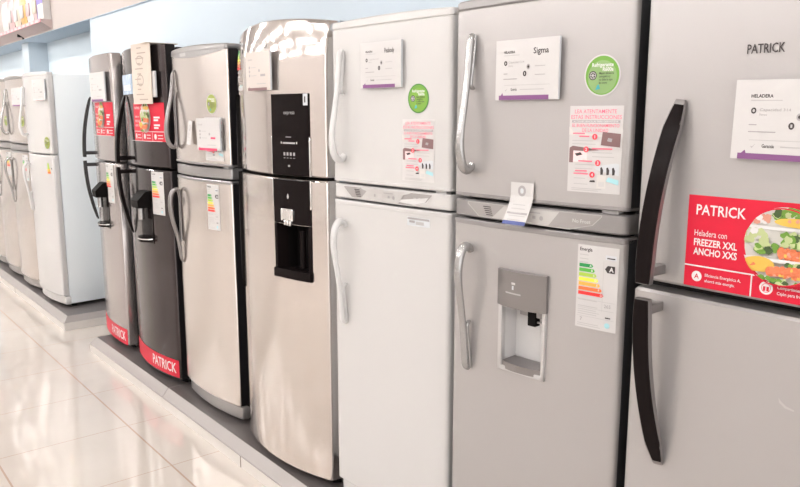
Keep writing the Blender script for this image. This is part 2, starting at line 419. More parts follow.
# ------------------------------------------------------------------ prints
def price_card(F, root, s0, z0, w, h, brand, label, accent='purple', tilt=0, bold=0.012, group=None, full=True, base='paper'):
    S = Sheet(F, s0, z0, w, h, base, off=0.016, thick=0.008, back='paper_cool', tilt=tilt, flat=True)
    kx = w/0.2; ky = h/0.153
    X = lambda u: u*kx
    Y = lambda v: v*ky
    S.rect(X(.012), Y(0), X(.172), Y(.0115), accent); S.poly([(X(.018), Y(.0115)), (X(.024), Y(.018)), (X(.026), Y(.0115))], accent)
    if full:
        S.text('HELADERA', X(.027), Y(.119), .0062, 'ink', .02, fit=X(.036)); S.rect(X(.027), Y(.113), X(.078), Y(.1145), 'ink_faint')
        if brand: S.text(brand, X(.122), Y(.115), .0145, 'ink', .012, fit=X(.047))
        S.oval(X(.033), Y(.094), .0052, .006, 'ink'); S.oval(X(.033), Y(.094), .0025, .003, 'ink_faint')
        S.text('Capacidad 314', X(.043), Y(.0935), .0052, 'ink_grey', fit=X(.050)); S.text('litros', X(.043), Y(.0845), .0050, 'ink_grey')
        S.oval(X(.107), Y(.083), .0055, .0068, 'ink_grey'); S.oval(X(.107), Y(.083), .0026, .0032, 'ink')
        S.oval(X(.096), Y(.066), .0055, .0068, 'ink'); S.rect(X(.0945), Y(.063), X(.0975), Y(.069), 'ink_faint')
        S.rect(X(.027), Y(.066), X(.040), Y(.068), 'ink_grey'); S.rect(X(.027), Y(.0525), X(.072), Y(.0545), 'ink_grey')
        S.rect(X(.03), Y(.037), X(.176), Y(.038), 'ink_faint')
        S.rect(X(.128), Y(.083), X(.160), Y(.085), 'ink_faint'); S.rect(X(.128), Y(.061), X(.160), Y(.0635), 'ink_faint')
        S.text('Garantía', X(.052), Y(.0235), .0065, 'ink', .015, fit=X(.020))
        S.poly([(X(.033), Y(.026)), (X(.0355), Y(.022)), (X(.042), Y(.031)), (X(.036), Y(.0245))], 'ink_grey')
        S.rect(X(.082), Y(.025), X(.158), Y(.027), 'ink_faint')
    else:
        S.text('HELADERA', X(.02), Y(.119), .006, 'ink_grey', .02, fit=X(.034))
        if brand: S.text(brand, X(.125), Y(.112), .010, 'ink', .01, fit=X(.040))
        for v in (.092, .076, .060): S.oval(X(.030), Y(v), .0055, .0055, 'ink_grey')
        S.oval(X(.112), Y(.078), .006, .006, 'ink_grey'); S.rect(X(.122), Y(.055), X(.162), Y(.064), 'crimson' if accent == 'crimson' else 'ink_grey')
        S.rect(X(.045), Y(.09), X(.085), Y(.0925), 'ink_faint'); S.rect(X(.045), Y(.058), X(.09), Y(.0605), 'ink_faint'); S.rect(X(.09), Y(.025), X(.165), Y(.028), 'ink_faint')
    return S.thing('price_card', root, label, 'price card', group or 'price cards on the fridges')

def energy_label(F, root, s0, z0, w=0.11, h=0.212, name='energy_label'):
    S = Sheet(F, s0, z0, w, h, 'paper', off=0.0012)
    k = w/0.11; q = h/0.212
    S.text('Energía', .006*k, .197*q, .0085, 'ink', .02, fit=.034*k)
    for v in (.186, .176, .167): S.rect(.006*k, v*q, .030*k, v*q+.002, 'ink_faint')
    S.rect(.076*k, .181*q, .104*k, .1925*q, 'paper_cool'); S.rect(.080*k, .1835*q, .101*k, .1865*q, 'ink')
    cols = ['A', 'B', 'C', 'D', 'E', 'F', 'G']
    for i, c in enumerate(cols):
        v = (.156-.0118*i)*q; L = (.034+.0052*i)*k; hh = .0088*q
        S.poly([(.006*k, v), (.006*k+L, v), (.006*k+L+.004*k, v+hh/2), (.006*k+L, v+hh), (.006*k, v+hh)], 'energy_e'+c)
        S.text(c, .006*k+L-.006*k, v+.0018, .0055*q, 'print_white', .02)
    S.rect(.072*k, .05*q, .0728*k, .178*q, 'ink_faint')
    S.poly([(.076*k, .158*q), (.083*k, .167*q), (.102*k, .167*q), (.102*k, .149*q), (.083*k, .149*q)], 'ink')
    S.text('A', .087*k, .1525*q, .011*q, 'print_white', .03)
    for v in (.074, .052, .030): S.rect(.005*k, v*q, .105*k, v*q+.0009, 'ink_faint')
    S.lines(.006*k, .062*k, .056*q, .072*q, 2, 'ink_faint', .0018); S.lines(.006*k, .066*k, .036*q, .047*q, 3, 'ink_faint', .0016)
    S.text('265', .078*k, .0605*q, .0085*q, 'ink_grey', .01); S.rect(.082*k, .034*q, .096*k, .037*q, 'ink')
    S.text('7', .014*k, .018*q, .009*q, 'ink_grey', .02); S.oval(.088*k, .016*q, .007*k, .007*q, 'teal_pale'); S.lines(.006*k, .07*k, .006*q, .011*q, 2, 'ink_faint', .0016)
    return S.part(name, root)

def instructions(F, root, s0, z0, w=0.143, h=0.21, cover=True):
    S = Sheet(F, s0, z0, w, h, 'paper', off=0.0010)
    kx = w/.143; q = h/.21
    S.text('LEA ATENTAMENTE', .014*kx, .192*q, .0095*q, 'pink_ink', .004, fit=.112*kx)
    S.text('ESTAS INSTRUCCIONES', .004*kx, .1785*q, .0095*q, 'pink_ink', .004, fit=.135*kx)
    S.rect(.007*kx, .1695*q, .136*kx, .1755*q, 'ink_grey'); S.text('ACCIONES SENCILLAS PARA GARANTIZAR', .011*kx, .1708*q, .0036*q, 'print_white', .01, fit=.12*kx)
    S.text('EL BUEN FUNCIONAMIENTO', .008*kx, .159*q, .0080*q, 'pink_ink', .004, fit=.126*kx)
    S.text('DE LA UNIDAD', .036*kx, .1475*q, .0080*q, 'pink_ink', .004, fit=.070*kx)
    X = lambda u: u*kx
    Y = lambda v: v*q
    # 1
    S.poly([(X(0), Y(.160)), (X(.012), Y(.148)), (X(.06), Y(.143)), (X(.10), Y(.139)), (X(.14), Y(.131)), (X(.06), Y(.138)), (X(.0), Y(.140))], 'photo_grey')
    S.poly([(X(.088), Y(.116)), (X(.138), Y(.112)), (X(.139), Y(.144)), (X(.092), Y(.148))], 'photo_brown'); S.poly([(X(.104), Y(.126)), (X(.116), Y(.124)), (X(.118), Y(.132)), (X(.107), Y(.134))], 'ink_grey')
    # 2
    S.poly([(X(.003), Y(.108)), (X(.012), Y(.113)), (X(.06), Y(.108)), (X(.085), Y(.104)), (X(.04), Y(.101)), (X(.006), Y(.102))], 'photo_brown')
    S.rect(X(.003), Y(.072), X(.014), Y(.106), 'photo_brown'); S.rect(X(.014), Y(.074), X(.052), Y(.100), 'pink_pale'); S.poly([(X(.018), Y(.094)), (X(.034), Y(.098)), (X(.040), Y(.092)), (X(.024), Y(.088))], 'ink')
    S.rect(X(.040), Y(.073), X(.050), Y(.082), 'photo_grey')
    # 3
    S.poly([(X(.07), Y(.064)), (X(.13), Y(.074)), (X(.139), Y(.072)), (X(.139), Y(.044)), (X(.08), Y(.056))], 'paper_cool')
    for u in (.094, .110, .125): S.poly([(X(u-.003), Y(.045)), (X(u+.003), Y(.046)), (X(u+.004), Y(.056)), (X(u), Y(.064)), (X(u-.004), Y(.062))], 'ink')
    # 4
    S.rect(X(.082), Y(.012), X(.106), Y(.044), 'photo_grey'); S.rect(X(.086), Y(.016), X(.102), Y(.028), 'paper'); S.poly([(X(.106), Y(.030)), (X(.139), Y(.022)), (X(.139), Y(.034)), (X(.112), Y(.040))], 'teal_pale')
    S.poly([(X(.062), Y(.026)), (X(.078), Y(.026)), (X(.076), Y(.031)), (X(.064), Y(.030))], 'ink')
    for i, (u, v) in enumerate(((.072, .136), (.050, .105), (.083, .073), (.069, .044))):
        S.oval(X(u), Y(v), .0072, .0072, 'red_ink'); S.text(str(i+1), X(u), Y(v)-.0037, .0075, 'print_white', .02, align='c')
    for u0, u1, v in ((.012, .045, .142), (.030, .058, .135), (.066, .12, .106), (.030, .068, .075), (.022, .055, .051), (.018, .058, .044)): S.rect(X(u0), Y(v), X(u1), Y(v)+.0032, 'pink_ink')
    for u0, u1, v0, v1 in ((.01, .075, .118, .126), (.066, .125, .088, .098), (.02, .074, .058, .068), (.018, .058, .020, .034), (.012, .10, .005, .009)): S.lines(X(u0), X(u1), Y(v0), Y(v1), 2, 'ink_faint', .0016)
    return S.part('instruction_sticker', root)

def round_sticker(F, root, s, Z, ru=0.045, rv=0.047, body='green', rim='paper', inner=None):
    S = Sheet(F, s-ru, Z-rv, 2*ru, 2*rv, None, off=0.0012); k = ru/.045
    S.oval(ru, rv, ru, rv, rim, 40); S.oval(ru, rv, ru*.93, rv*.93, body, 40)
    if inner: S.oval(ru*1.0, rv*.92, ru*.80, rv*.80, inner, 40)
    S.text('Refrigerante', ru*.42, rv*1.42, .0082*k, 'print_white', .02, fit=ru*1.18); S.text('R600a', ru*1.02, rv*1.20, .0085*k, 'print_white', .02, fit=ru*.58)
    S.oval(ru*.48, rv*1.0, ru*.22, rv*.22, 'ink'); S.ring(ru*.48, rv*1.0, ru*.17, rv*.17, .0012, 'paper'); 
    for a in range(3):
        c, d = math.cos(a*math.pi/3), math.sin(a*math.pi/3); r = ru*.14; t = .0007
        S.poly([(ru*.48+c*r-d*t, rv+d*r+c*t), (ru*.48-c*r-d*t, rv-d*r+c*t), (ru*.48-c*r+d*t, rv-d*r-c*t), (ru*.48+c*r+d*t, rv+d*r-c*t)], 'paper')
    for i, t in enumerate(('Mayor eficiencia', 'energética y', 'no daña la capa', 'de ozono')):
        S.text(t, ru*.84, rv*(1.05-.15*i), .0050*k, 'ink', .01, fit=ru*(.80, .62, .74, .46)[i])
    S.poly([(ru*.66, rv*.30), (ru*.92, rv*.36), (ru*.84, rv*.58), (ru*.74, rv*.52)], 'teal')
    return S.part('round_sticker', root)

def food_photo(S, u, v, ru, rv):
    """a round picture of a filled fridge interior"""
    c = (u-ru, v-rv, u+ru, v+rv)
    def inside(pts, m):
        out = []
        for a, b in pts:
            x, y = (a-u)/ru, (b-v)/rv; r = math.hypot(x, y)
            if r > 1: a, b = u+(a-u)/r, v+(b-v)/r
            out.append((a, b))
        S.poly(out, m)
    def strip(v0, v1, m, wob=0.0):
        pts = []; n = 14
        def ext(vv): return ru*math.sqrt(max(0, 1-((vv-v)/rv)**2))*0.985
        for i in range(n+1):
            vv = v0; e = ext(vv); pts.append((u-e+2*e*i/n, vv))
        for i in range(n+1):
            vv = v1+wob*rv*(random.random()-.5); e = ext(vv); pts.append((u+e-2*e*i/n, vv))
        inside(pts, m)
    def blob(a, b, ra, rb, m, jag=0.25, n=16):
        inside([(u+a*ru+ra*ru*(1+jag*(random.random()-.5))*math.cos(2*math.pi*k/n), v+b*rv+rb*rv*(1+jag*(random.random()-.5))*math.sin(2*math.pi*k/n)) for k in range(n)], m)
    S.oval(u, v, ru, rv, 'shelf_print', 40)
    st = random.getstate(); random.seed(11)
    def heap(a0, a1, b0, b1, n, r, cols, jag=.6):
        for i in range(n): blob(a0+(a1-a0)*random.random(), b0+(b1-b0)*random.random(), r*(.7+.6*random.random()), r*(.6+.5*random.random()), random.choice(cols), jag, 9)
    heap(-.25, .45, .72, .93, 22, .10, ('food_leaf', 'food_leaf', 'food_pale', 'food_dark'))
    heap(-.75, -.35, .58, .74, 9, .11, ('food_ham', 'food_ham', 'print_white')); blob(.30, .62, .58, .12, 'food_yellow', .08); heap(.0, .8, .56, .68, 9, .05, ('food_yellow', 'food_ham'))
    strip(v+rv*.40, v+rv*.48, 'print_white')
    heap(-.90, -.45, -.02, .34, 20, .13, ('food_pale', 'print_white', 'food_pale', 'shelf_print')); heap(-.65, -.10, -.20, .02, 18, .09, ('food_leaf', 'food_pale', 'food_dark'))
    heap(.0, .92, .0, .32, 46, .10, ('food_leaf', 'food_leaf', 'food_pale', 'food_dark', 'food_pale'))
    for i in range(8): blob(-.02+.14*i, -.16-.010*i, .11, .16, 'food_carrot', .3)
    heap(.0, .95, -.30, -.06, 18, .045, ('food_carrot', 'food_ham', 'food_yellow'))
    strip(v-rv*.41, v-rv*.32, 'print_white')
    blob(-.55, -.50, .40, .20, 'food_yellow', .15); heap(-.85, -.3, -.62, -.42, 12, .08, ('food_yellow', 'food_carrot', 'food_yellow')); heap(.15, .85, -.50, -.40, 20, .07, ('food_leaf', 'food_dark', 'food_pale'))
    for i in range(8): blob(-.22+.14*i, -.64+.010*i, .12, .14, 'food_carrot', .3)
    heap(-.2, .8, -.76, -.54, 16, .045, ('food_carrot', 'food_ham', 'food_yellow'))
    heap(-.45, .45, -.93, -.82, 22, .07, ('food_leaf', 'food_pale', 'food_dark'))
    random.setstate(st)
    S.ring(u, v, ru, rv, ru*.035, 'red', 40)

def wide_banner(F, root, s0, z0, w, h):
    """red promotional sticker of the large silver fridge"""
    S = Sheet(F, s0, z0, w, h, 'red', off=0.0012)
    S.text('PATRICK', .019, .158, .0215, 'print_white', .012, fit=.107)
    S.text('Heladera con', .018, .112, .0130, 'print_white', .0, fit=.072)
    S.text('FREEZER XXL', .018, .091, .0145, 'print_white', .022, fit=.095); S.text('ANCHO XXS', .018, .071, .0145, 'print_white', .022, fit=.096)
    S.rect(0, .0445, w, .0475, 'print_white'); S.rect(.146, 0, .149, .0445, 'print_white')
    S.oval(.0295, .0235, .0115, .0115, 'print_white'); S.text('A', .0295, .0185, .0105, 'red', .015, align='c')
    S.text('Eficiencia Energética A,', .048, .0255, .0062, 'print_white', .012, fit=.078); S.text('ahorrá más energía.', .048, .0135, .0062, 'print_white', .012, fit=.066)
    S.oval(.178, .0235, .0135, .0135, 'print_white'); S.ring(.178, .0235, .0095, .0095, .0012, 'red')
    for du in (-.0035, .0035): S.rect(.178+du-.0025, .017, .178+du+.0025, .0265, 'red')
    S.text('Compartimiento regulable', .200, .0255, .0062, 'print_white', .012, fit=.082); S.text('Cajón para frutas y verduras', .200, .0135, .0062, 'print_white', .012, fit=.090)
    food_photo(S, .207, .112, .079, .078)
    return S.part('promotional_banner', root, 'red PATRICK banner with a round picture of a filled fridge')
def tall_banner(F, root, s0, z0, w, h):
    S = Sheet(F, s0, z0, w, h, 'red', off=0.0012)
    S.text('PATRICK', .02*w/.345, h*.84, .013, 'print_white', .015, fit=.075*w/.345)
    for v, t, f in ((.62, 'Heladera con', .055), (.50, 'FREEZER XXL', .072), (.38, 'ANCHO XXS', .066)): S.text(t, w*.06, h*v, .011, 'print_white', .015, fit=f*w/.345)
    for v in (.60, .53, .40, .33): S.rect(w*.72, h*v, w*(.88 if v in (.60, .40) else .84), h*(v+.045), 'print_white')
    S.rect(0, h*.245, w, h*.262, 'print_white')
    for u in (.33, .66): S.rect(w*u, 0, w*(u+.008), h*.245, 'print_white')
    for u in (.03, .36, .69):
        S.oval(w*(u+.06), h*.125, .012, .014, 'print_white'); S.lines(w*(u+.12), w*(u+.27), h*.08, h*.16, 2, 'print_white', .004)
    food_photo(S, w*.47, h*.62, w*.165, h*.40)
    S.rect(0, 0, w, h*.012, 'print_white')
    return S.part('promotional_banner', root, 'red banner with white lettering and an oval picture of food')
def kick_banner(F, root, z0, z1):
    w = F.w-.012; S = Sheet(F, .006, z0, w, z1-z0, 'red', off=0.0012)
    S.text('PATRICK', w*.565, (z1-z0)*.24, (z1-z0)*.56, 'print_white', .012, fit=w*.40)
    return S.part('kick_banner', root, 'red strip lettered PATRICK along the foot of the lower door')

# ------------------------------------------------------------------ fridge families
def feet(root, F, depth, H0=0.0):
    for sx in (-1, 1):
        for yy in (0.09, depth-0.06):
            mb = MB(); mb.cyl((sx*(F.w/2-0.05), yy, 0), 0.018, 0.03, 'z', 'black_matt', 14); mb.build('foot', root)

def cabinet(root, F, depth, top, side, kick, kick_top=None, y0=0.064):
    mb = MB(); mb.box((-F.w/2+.003, y0, 0.025), (F.w/2-.003, depth, top-ZP), side, 0.006); mb.build('cabinet', root)
    g = MB(); g.box((-F.w/2+.014, y0-.010, 0.10), (F.w/2-.014, y0+.002, top-ZP-.014), 'gasket_pale' if side == 'white_side' else 'gasket'); g.build('door_gasket', root)

def two_door(F, label, body, side, cap, handle, hm, depth=0.57, cap_col=None, kick_col=None, panel='plain', s_handle=0.07, group=None, dt=0.06, strip=True):
    """the common shape: kick plate, tall lower door, control strip, freezer door with a top cap"""
    root = empty('refrigerator', F.root_loc, F.th); tag(root, label, 'fridge', group)
    cap_col = cap_col or cap; kick_col = kick_col or cap
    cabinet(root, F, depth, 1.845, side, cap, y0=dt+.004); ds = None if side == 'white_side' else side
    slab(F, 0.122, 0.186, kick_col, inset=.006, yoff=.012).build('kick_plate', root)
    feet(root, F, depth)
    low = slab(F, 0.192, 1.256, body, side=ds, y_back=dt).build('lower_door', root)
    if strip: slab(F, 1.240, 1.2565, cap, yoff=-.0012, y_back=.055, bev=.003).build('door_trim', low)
    if strip: slab(F, 1.2635, 1.3125, cap, yoff=.003, bev=.004).build('control_strip', root)
    up = slab(F, 1.322 if strip else 1.266, 1.838, body, side=ds, y_back=dt).build('freezer_door', root)
    if strip: slab(F, 1.3215, 1.334, cap, yoff=-.0012, y_back=.055, bev=.003).build('door_trim', up)
    slab(F, 1.834, 1.858, cap_col, yoff=-.001, y_back=.10 if dt > .05 else dt, bev=.005, arch=.006).build('top_cap', root)
    handle(F, up, s_handle, 1.29, True, hm); handle(F, low, s_handle, 1.29, False, hm)
    hz = 1.311 if strip else 1.254
    hg = MB(); hg.box((F.w/2-.075, -.004+F.y(F.w-.05)+.02, hz-ZP), (F.w/2-.03, .035, hz+.0125-ZP), 'white_plastic'); hg.build('hinge', root)
    return root, low, up

def control_insert(F, root, face, light, line, grey):
    """lettered control panel let into the strip between the doors"""
    S = Sheet(F, 0, 0, F.w, 2, None, off=-0.0015)
    O = [(.060, 1.3065), (.060, 1.302), (.103, 1.270), (.146, 1.2695), (.40, 1.2655), (.466, 1.281), (.490, 1.304), (.490, 1.3065)]
    S.poly([(.058, 1.308), (.058, 1.3013), (.102, 1.2685), (.40, 1.2640), (.468, 1.2803), (.492, 1.304), (.492, 1.308)], line); S.poly(O, face)
    S.poly([(.150, 1.2685), (.194, 1.3055), (.372, 1.3055), (.340, 1.2675)], light)
    for i in range(5): S.rect(.118+.003*i, 1.297-.0055*i, .146+.002*i, 1.2995-.0055*i, 'ink')
    S.rect(.290, 1.281, .300, 1.289, 'ink_grey'); S.rect(.240, 1.279, .262, 1.292, grey); S.rect(.222, 1.281, .230, 1.290, 'ink_grey'); S.oval(.318, 1.284, .006, .006, 'ink_grey'); S.rect(.27, 1.296, .315, 1.2985, 'ink_grey')
    S.text('No Frost', .412, 1.284, .009, 'paper', .01, fit=.050)
    return S.part('control_panel', root)

def bar_door_fridge(F, label, body, side, top, gap, bottom, depth, lean=0.03, s_handle=0.07, ln=0.385, h_side='handle_grey', group=None, gap_h=0.022, out=.058, hw=.018):
    """two plain tall doors with a thin dark gap and curved bar handles"""
    root = empty('refrigerator', F.root_loc, F.th); tag(root, label, 'fridge', group)
    cabinet(root, F, depth, top-.012, side, body)
    feet(root, F, depth)
    kb = slab(F, 0.118, bottom-.006, 'black_matt', inset=.01, yoff=.02); kb.build('kick_plate', root)
    ds = side if side == 'black_side' else None
    low = slab(F, bottom, gap-gap_h/2, body, side=ds).build('lower_door', root)
    up = slab(F, gap+gap_h/2, top, body, side=ds).build('freezer_door', root)
    handle_bar(F, up, s_handle, gap+gap_h/2+.002, ln, True, lean, sidem=h_side, out=out, hw=hw); handle_bar(F, low, s_handle, gap-gap_h/2-.002, ln, False, lean, sidem=h_side, out=out, hw=hw)
    return root, low, up

# ================================================================== the shop
def struct(mb, name):
    o = mb.build(name, smooth=0); o['kind'] = 'structure'; return o
XL, XR, YF, YB, HC = -15.0, 5.0, -6.0, 2.40, 3.30
m = MB(); m.box((XL, YF, -0.1), (XR, YB+.2, 0), 'polished_tiles'); struct(m, 'floor')
m = MB(); m.box((XL, YB, 0), (XR, YB+.2, HC), 'wall_paint'); struct(m, 'wall_back')
m = MB(); m.box((XL-.2, YF, 0), (XL, YB+.2, HC), 'end_wall_paint'); struct(m, 'wall_left')
m = MB(); m.box((XL, YF-.2, 0), (XR, YF, HC), 'far_wall_paint'); struct(m, 'wall_front')
m = MB(); m.box((XL, YF, HC), (XR, YB+.2, HC+.1), 'ceiling_paint'); struct(m, 'ceiling')
m = MB(); m.box((XL, 2.10, 2.362), (XR, YB, HC), 'soffit_paint'); m.box((XL, 2.102, 2.358), (XR, YB, 2.362), 'soffit_under'); struct(m, 'trim_1')
m = MB(); m.box((-6.82, 2.118, 0), (XR, YB, 2.358), 'pillar_paint'); struct(m, 'trim_2')
m = MB(); m.box((-9.60, 2.20, 0), (-9.306, YB, 2.358), 'pillar_paint'); struct(m, 'trim_3')

def platform(x0, x1, label, joints=(), bevel_left=True, bevel_right=True):
    y0, y1, zt, zk = 1.408, 2.115, ZP, 0.058; bl = .036
    mb = MB(); mb.box((x0, y0, 0), (x1, y1, zk), 'platform_kick')
    a = bl if bevel_left else 0; b = bl if bevel_right else 0
    vs = [(x0, y0, zk), (x1, y0, zk), (x1, y1, zk), (x0, y1, zk), (x0+a, y0+bl, zt), (x1-b, y0+bl, zt), (x1-b, y1, zt), (x0+a, y1, zt)]
    mb.add(vs, [(4,5,6,7), (0,3,2,1)], 'platform_slab_shaded'); mb.add(vs, [(0,1,5,4), (1,2,6,5), (2,3,7,6), (3,0,4,7)], 'platform_bevel_lit')
    mb.box((x0, y0-.003, zk-.003), (x1, y0+.006, zk+.0012), 'platform_bevel_lit')
    for x in joints:
        mb.box((x-.003, y0-.0012, 0), (x+.003, y0+.003, zk), 'platform_groove')
    return tag(mb.build('display_platform', smooth=0), label, 'platform')
platform(-14.6, -5.585, 'low grey-topped display platform under the white fridge at the far left', (-8.2, -7.1), True, True)
platform(-4.985, -3.748, 'short platform section under the two dark fridges with red foot strips', (), True, False)
platform(-3.744, 0.6, 'long platform section under the bright steel fridge with the black dispenser', (-2.85, -1.6), False, True)

# shelf above the left end
def shelf():
    r = empty('wall_shelf', (-9.4, 2.1, 2.36)); tag(r, 'narrow pinkish display shelf fixed to the beige fascia, top left', 'shelf')
    mb = MB(); mb.prism([(-.10, .075), (0, .012), (0, .10), (-.10, .10)], -2.6, 1.50, 'x', 'shelf_metal'); mb.build('shelf_board', r)
    mb = MB(); mb.box((-2.6, -.106, .070), (1.49, -.0995, .104), 'rail_red'); mb.build('price_rail', r)
    for i in range(14):
        S = MB(); x = -.9+.17*i; S.box((x, -.109, .074), (x+.11, -.106, .100), 'paper'); S.build('price_ticket', r)
    mb = MB(); mb.box((.34, -.012, -.0), (.375, 0, .03), 'gasket'); mb.box((.34, -.06, .02), (.375, -.004, .05), 'gasket'); mb.build('bracket', r)
shelf()
def pack(x, w, h, m, label, d=0.05, band=None):
    mb = MB(); bm = bmesh.new(); bmesh.ops.create_cube(bm, size=1.0)
    bmesh.ops.subdivide_edges(bm, edges=bm.edges[:], cuts=5, use_grid_fill=True)
    for v in bm.verts:
        u, zz = v.co.x*2, v.co.z*2
        k = (1-abs(u)**3)*(1-abs(zz)**4)*0.95+0.05
        v.co = Vector((v.co.x*w, v.co.y*d*k, (v.co.z+.5)*h))
    mb.bm(bm, m)
    if band: mb.box((-w*.3, -d*.53, h*.25), (w*.3, -d*.50, h*.6), band, .004)
    o = mb.build('snack_bag' if d < .06 else 'box', smooth=60); o.location = (x, 2.062, 2.4605)
    return tag(o, label, 'bag', 'bags on the wall shelf')
pack(-9.62, .26, .34, 'pack_white', 'white plump bag at the far left end of the wall shelf')
pack(-9.32, .24, .36, 'pack_pink', 'pinkish bag on the wall shelf, left of the cream bag', band='pack_white')
pack(-9.05, .24, .33, 'pack_cream', 'cream bag on the wall shelf, between pink and orange bags', band='pack_white')
pack(-8.78, .22, .36, 'pack_orange', 'orange-yellow bag on the wall shelf', band='pack_white')
pack(-8.52, .24, .35, 'pack_white', 'pale bag on the wall shelf with a pink band, right of the orange bag', band='pack_pink')
pack(-8.26, .22, .34, 'pack_pink', 'pink bag on the wall shelf nearest the white carton', band='pack_cream')
mb = MB(); mb.box((-.10, -.035, 0), (.10, .035, .42), 'pack_white', .003); mb.box((-.104, -.038, 0), (-.096, -.03, .42), 'violet'); mb.box((-.10, -.038, .15), (.10, -.034, .42), 'violet')
o = mb.build('carton', smooth=0); o.location = (-8.01, 2.062, 2.4605); tag(o, 'white carton with violet edges at the right end of the wall shelf', 'box')

# ================================================================== the fridges
# ---- right: large silver fridge with red banner
F = Front((-.972, 1.5), .70, 2.0, .010)
root, low, up = bar_door_fridge(F, 'large silver fridge lettered PATRICK with a wide red food banner, nearest right', 'silver_paint', 'grey_side', 1.905, 1.165, 0.16, .57, lean=.030, s_handle=.066, ln=.40, hw=.021)
S = Sheet(F, .226, 1.667, .08, .024, None, off=.0015); S.text('PATRICK', .003, .003, .0178, 'ink', .012, fit=.073); S.part('nameplate', up)
wide_banner(F, up, .1265, 1.182, .305, .199)
price_card(F, root, .219, 1.462, .235, .155, None, 'white price card with purple foot above the red banner on the nearest fridge', tilt=-1.0)
S = Sheet(F, .345, .955, .04, .04, None, off=.0012)
S.poly([(.002, .030), (.007, .024), (.018, .016), (.034, .012), (.034, .009), (.016, .011), (.004, .020)], 'panel_light'); S.part('tape_scrap', low)

# ---- silver fridge with water dispenser
F = Front((-1.574, 1.486), .557, 4.5, .012, .016)
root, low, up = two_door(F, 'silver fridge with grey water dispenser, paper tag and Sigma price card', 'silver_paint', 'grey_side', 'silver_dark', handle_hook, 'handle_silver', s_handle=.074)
strip = [c for c in root.children if c.name.startswith('control_strip')][0]
control_insert(F, strip, 'panel_face', 'panel_light', 'panel_line', 'panel_grey')
x0, x1 = .190-F.w/2, .347-F.w/2
c = MB(); c.prism([(x0+.012, .858-ZP), (x1-.010, .858-ZP), (x1-.010, 1.06-ZP), (x0+.012, 1.06-ZP)], -.05, .048, 'y', 'niche_grey'); cut(low, [c])
disp = MB()
def arc_out(s0, s1, n, out0, bulge, base=F):
    return [(s0+(s1-s0)*i/n-base.w/2, base.y(s0+(s1-s0)*i/n)-out0-bulge*(1-(2*i/n-1)**2)) for i in range(n+1)]
# frame round the niche
yf = F.y(.27)
for a in ((x0, .846-ZP, x0+.013, 1.134-ZP), (x1-.011, .846-ZP, x1, 1.134-ZP), (x0, .846-ZP, x1, .860-ZP)):
    disp.box((a[0], yf-.008, a[1]), (a[2], yf+.01, a[3]), 'silver_pale', .002)
dobj = disp.build('water_dispenser', low)
h = MB(); ol = arc_out(.187, .349, 12, .010, .016); h.prism([(x1+.002, yf+.006), (x0-.002, yf+.006)][::-1] + ol[::-1] if False else ol + [(x1+.002, yf+.006), (x0-.002, yf+.006)], 1.034-ZP, 1.135-ZP, 'z', 'handle_grey'); h.build('dispenser_hood', dobj)
class HoodF:
    w = F.w; b = .016
    def p(self, s, Z, off=0.0):
        t = (s-.187)/.162*2-1
        return (s-F.w/2, F.y(s)-.010-.016*(1-t*t)-off, Z-ZP)
S = Sheet(HoodF(), .187, 1.034, .162, .1, None, off=.0004); S.rect(.034, .036, .096, .075, 'handle_grey'); S.rect(.060, .066, .073, .072, 'paper'); S.rect(.062, .052, .068, .063, 'paper_cool'); S.rect(.038, .0395, .092, .0435, 'ink_faint'); S.part('dispenser_print', dobj)
t = MB(); ol = arc_out(.196, .338, 12, .002, .012); t.prism(ol + [(x1-.008, .045), (x0+.008, .045)], .852-ZP, .872-ZP, 'z', 'handle_grey'); t.build('drip_tray', dobj)
l = MB(); l.box((-.0005, -.004, .985-ZP), (.026, .02, 1.036-ZP), 'black_matt', .003); l.box((.026, .004, .995-ZP), (.05, .010, 1.0-ZP), 'silver_dark'); l.box((-.030, .0, 1.01-ZP), (.05, .03, 1.036-ZP), 'silver_dark', .003); l.build('dispenser_lever', dobj)
energy_label(F, low, .432, 1.019, .111, .212)
instructions(F, up, .394, 1.362, .142, .210)
round_sticker(F, up, .477, 1.643, .047, .049, 'green', 'paper', 'green_pale')
price_card(F, root, .170, 1.589, .198, .152, 'Sigma', 'white price card lettered Sigma with purple foot on the silver fridge')
def fold(u, v): return 0.004+0.036*max(0, (0.066-v)/0.066)**1.1
S = Sheet(F, .222, 1.266, .074, .108, 'paper', off=.002, path=fold)
S.ring(.037, .086, .013, .0145, .007, 'ink_grey'); S.poly([(.033, .080), (.041, .080), (.042, .090), (.037, .094), (.032, .090)], 'paper_cool'); S.lines(.014, .062, .030, .060, 4, 'ink_faint', .002)
S.rect(.004, .026, .070, .031, 'ink_grey'); S.lines(.012, .066, .012, .022, 2, 'ink_faint', .002); S.rect(0, 0, .074, .009, 'navy')
S.thing('paper_tag', root, 'folded white paper tag with dark blue foot on the control strip of the Sigma fridge', 'tag')

# ---- white fridge, near
F = Front((-2.194, 1.485), .567, 4.0, .005)
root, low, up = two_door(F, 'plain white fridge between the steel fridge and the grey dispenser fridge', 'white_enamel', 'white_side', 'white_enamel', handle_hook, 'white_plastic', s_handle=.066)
strip = [c for c in root.children if c.name.startswith('control_strip')][0]
control_insert(F, strip, 'panel_face', 'panel_light', 'white_plastic', 'panel_grey')
price_card(F, root, .178, 1.636, .193, .143, 'Peabody', 'white price card with purple foot on the near white fridge')
round_sticker(F, up, .432, 1.600, .0445, .0445, 'green', 'green_dark', 'green_lime')
instructions(F, up, .362, 1.345, .139, .192)
S = Sheet(F, .384, 1.203, .10, .028, 'paper_cool', off=.0012); S.rect(.002, .020, .098, .0265, 'ink_grey'); S.rect(.01, .010, .035, .017, 'ink_grey'); S.rect(.04, .005, .075, .015, 'ink_faint'); S.part('serial_sticker', low)

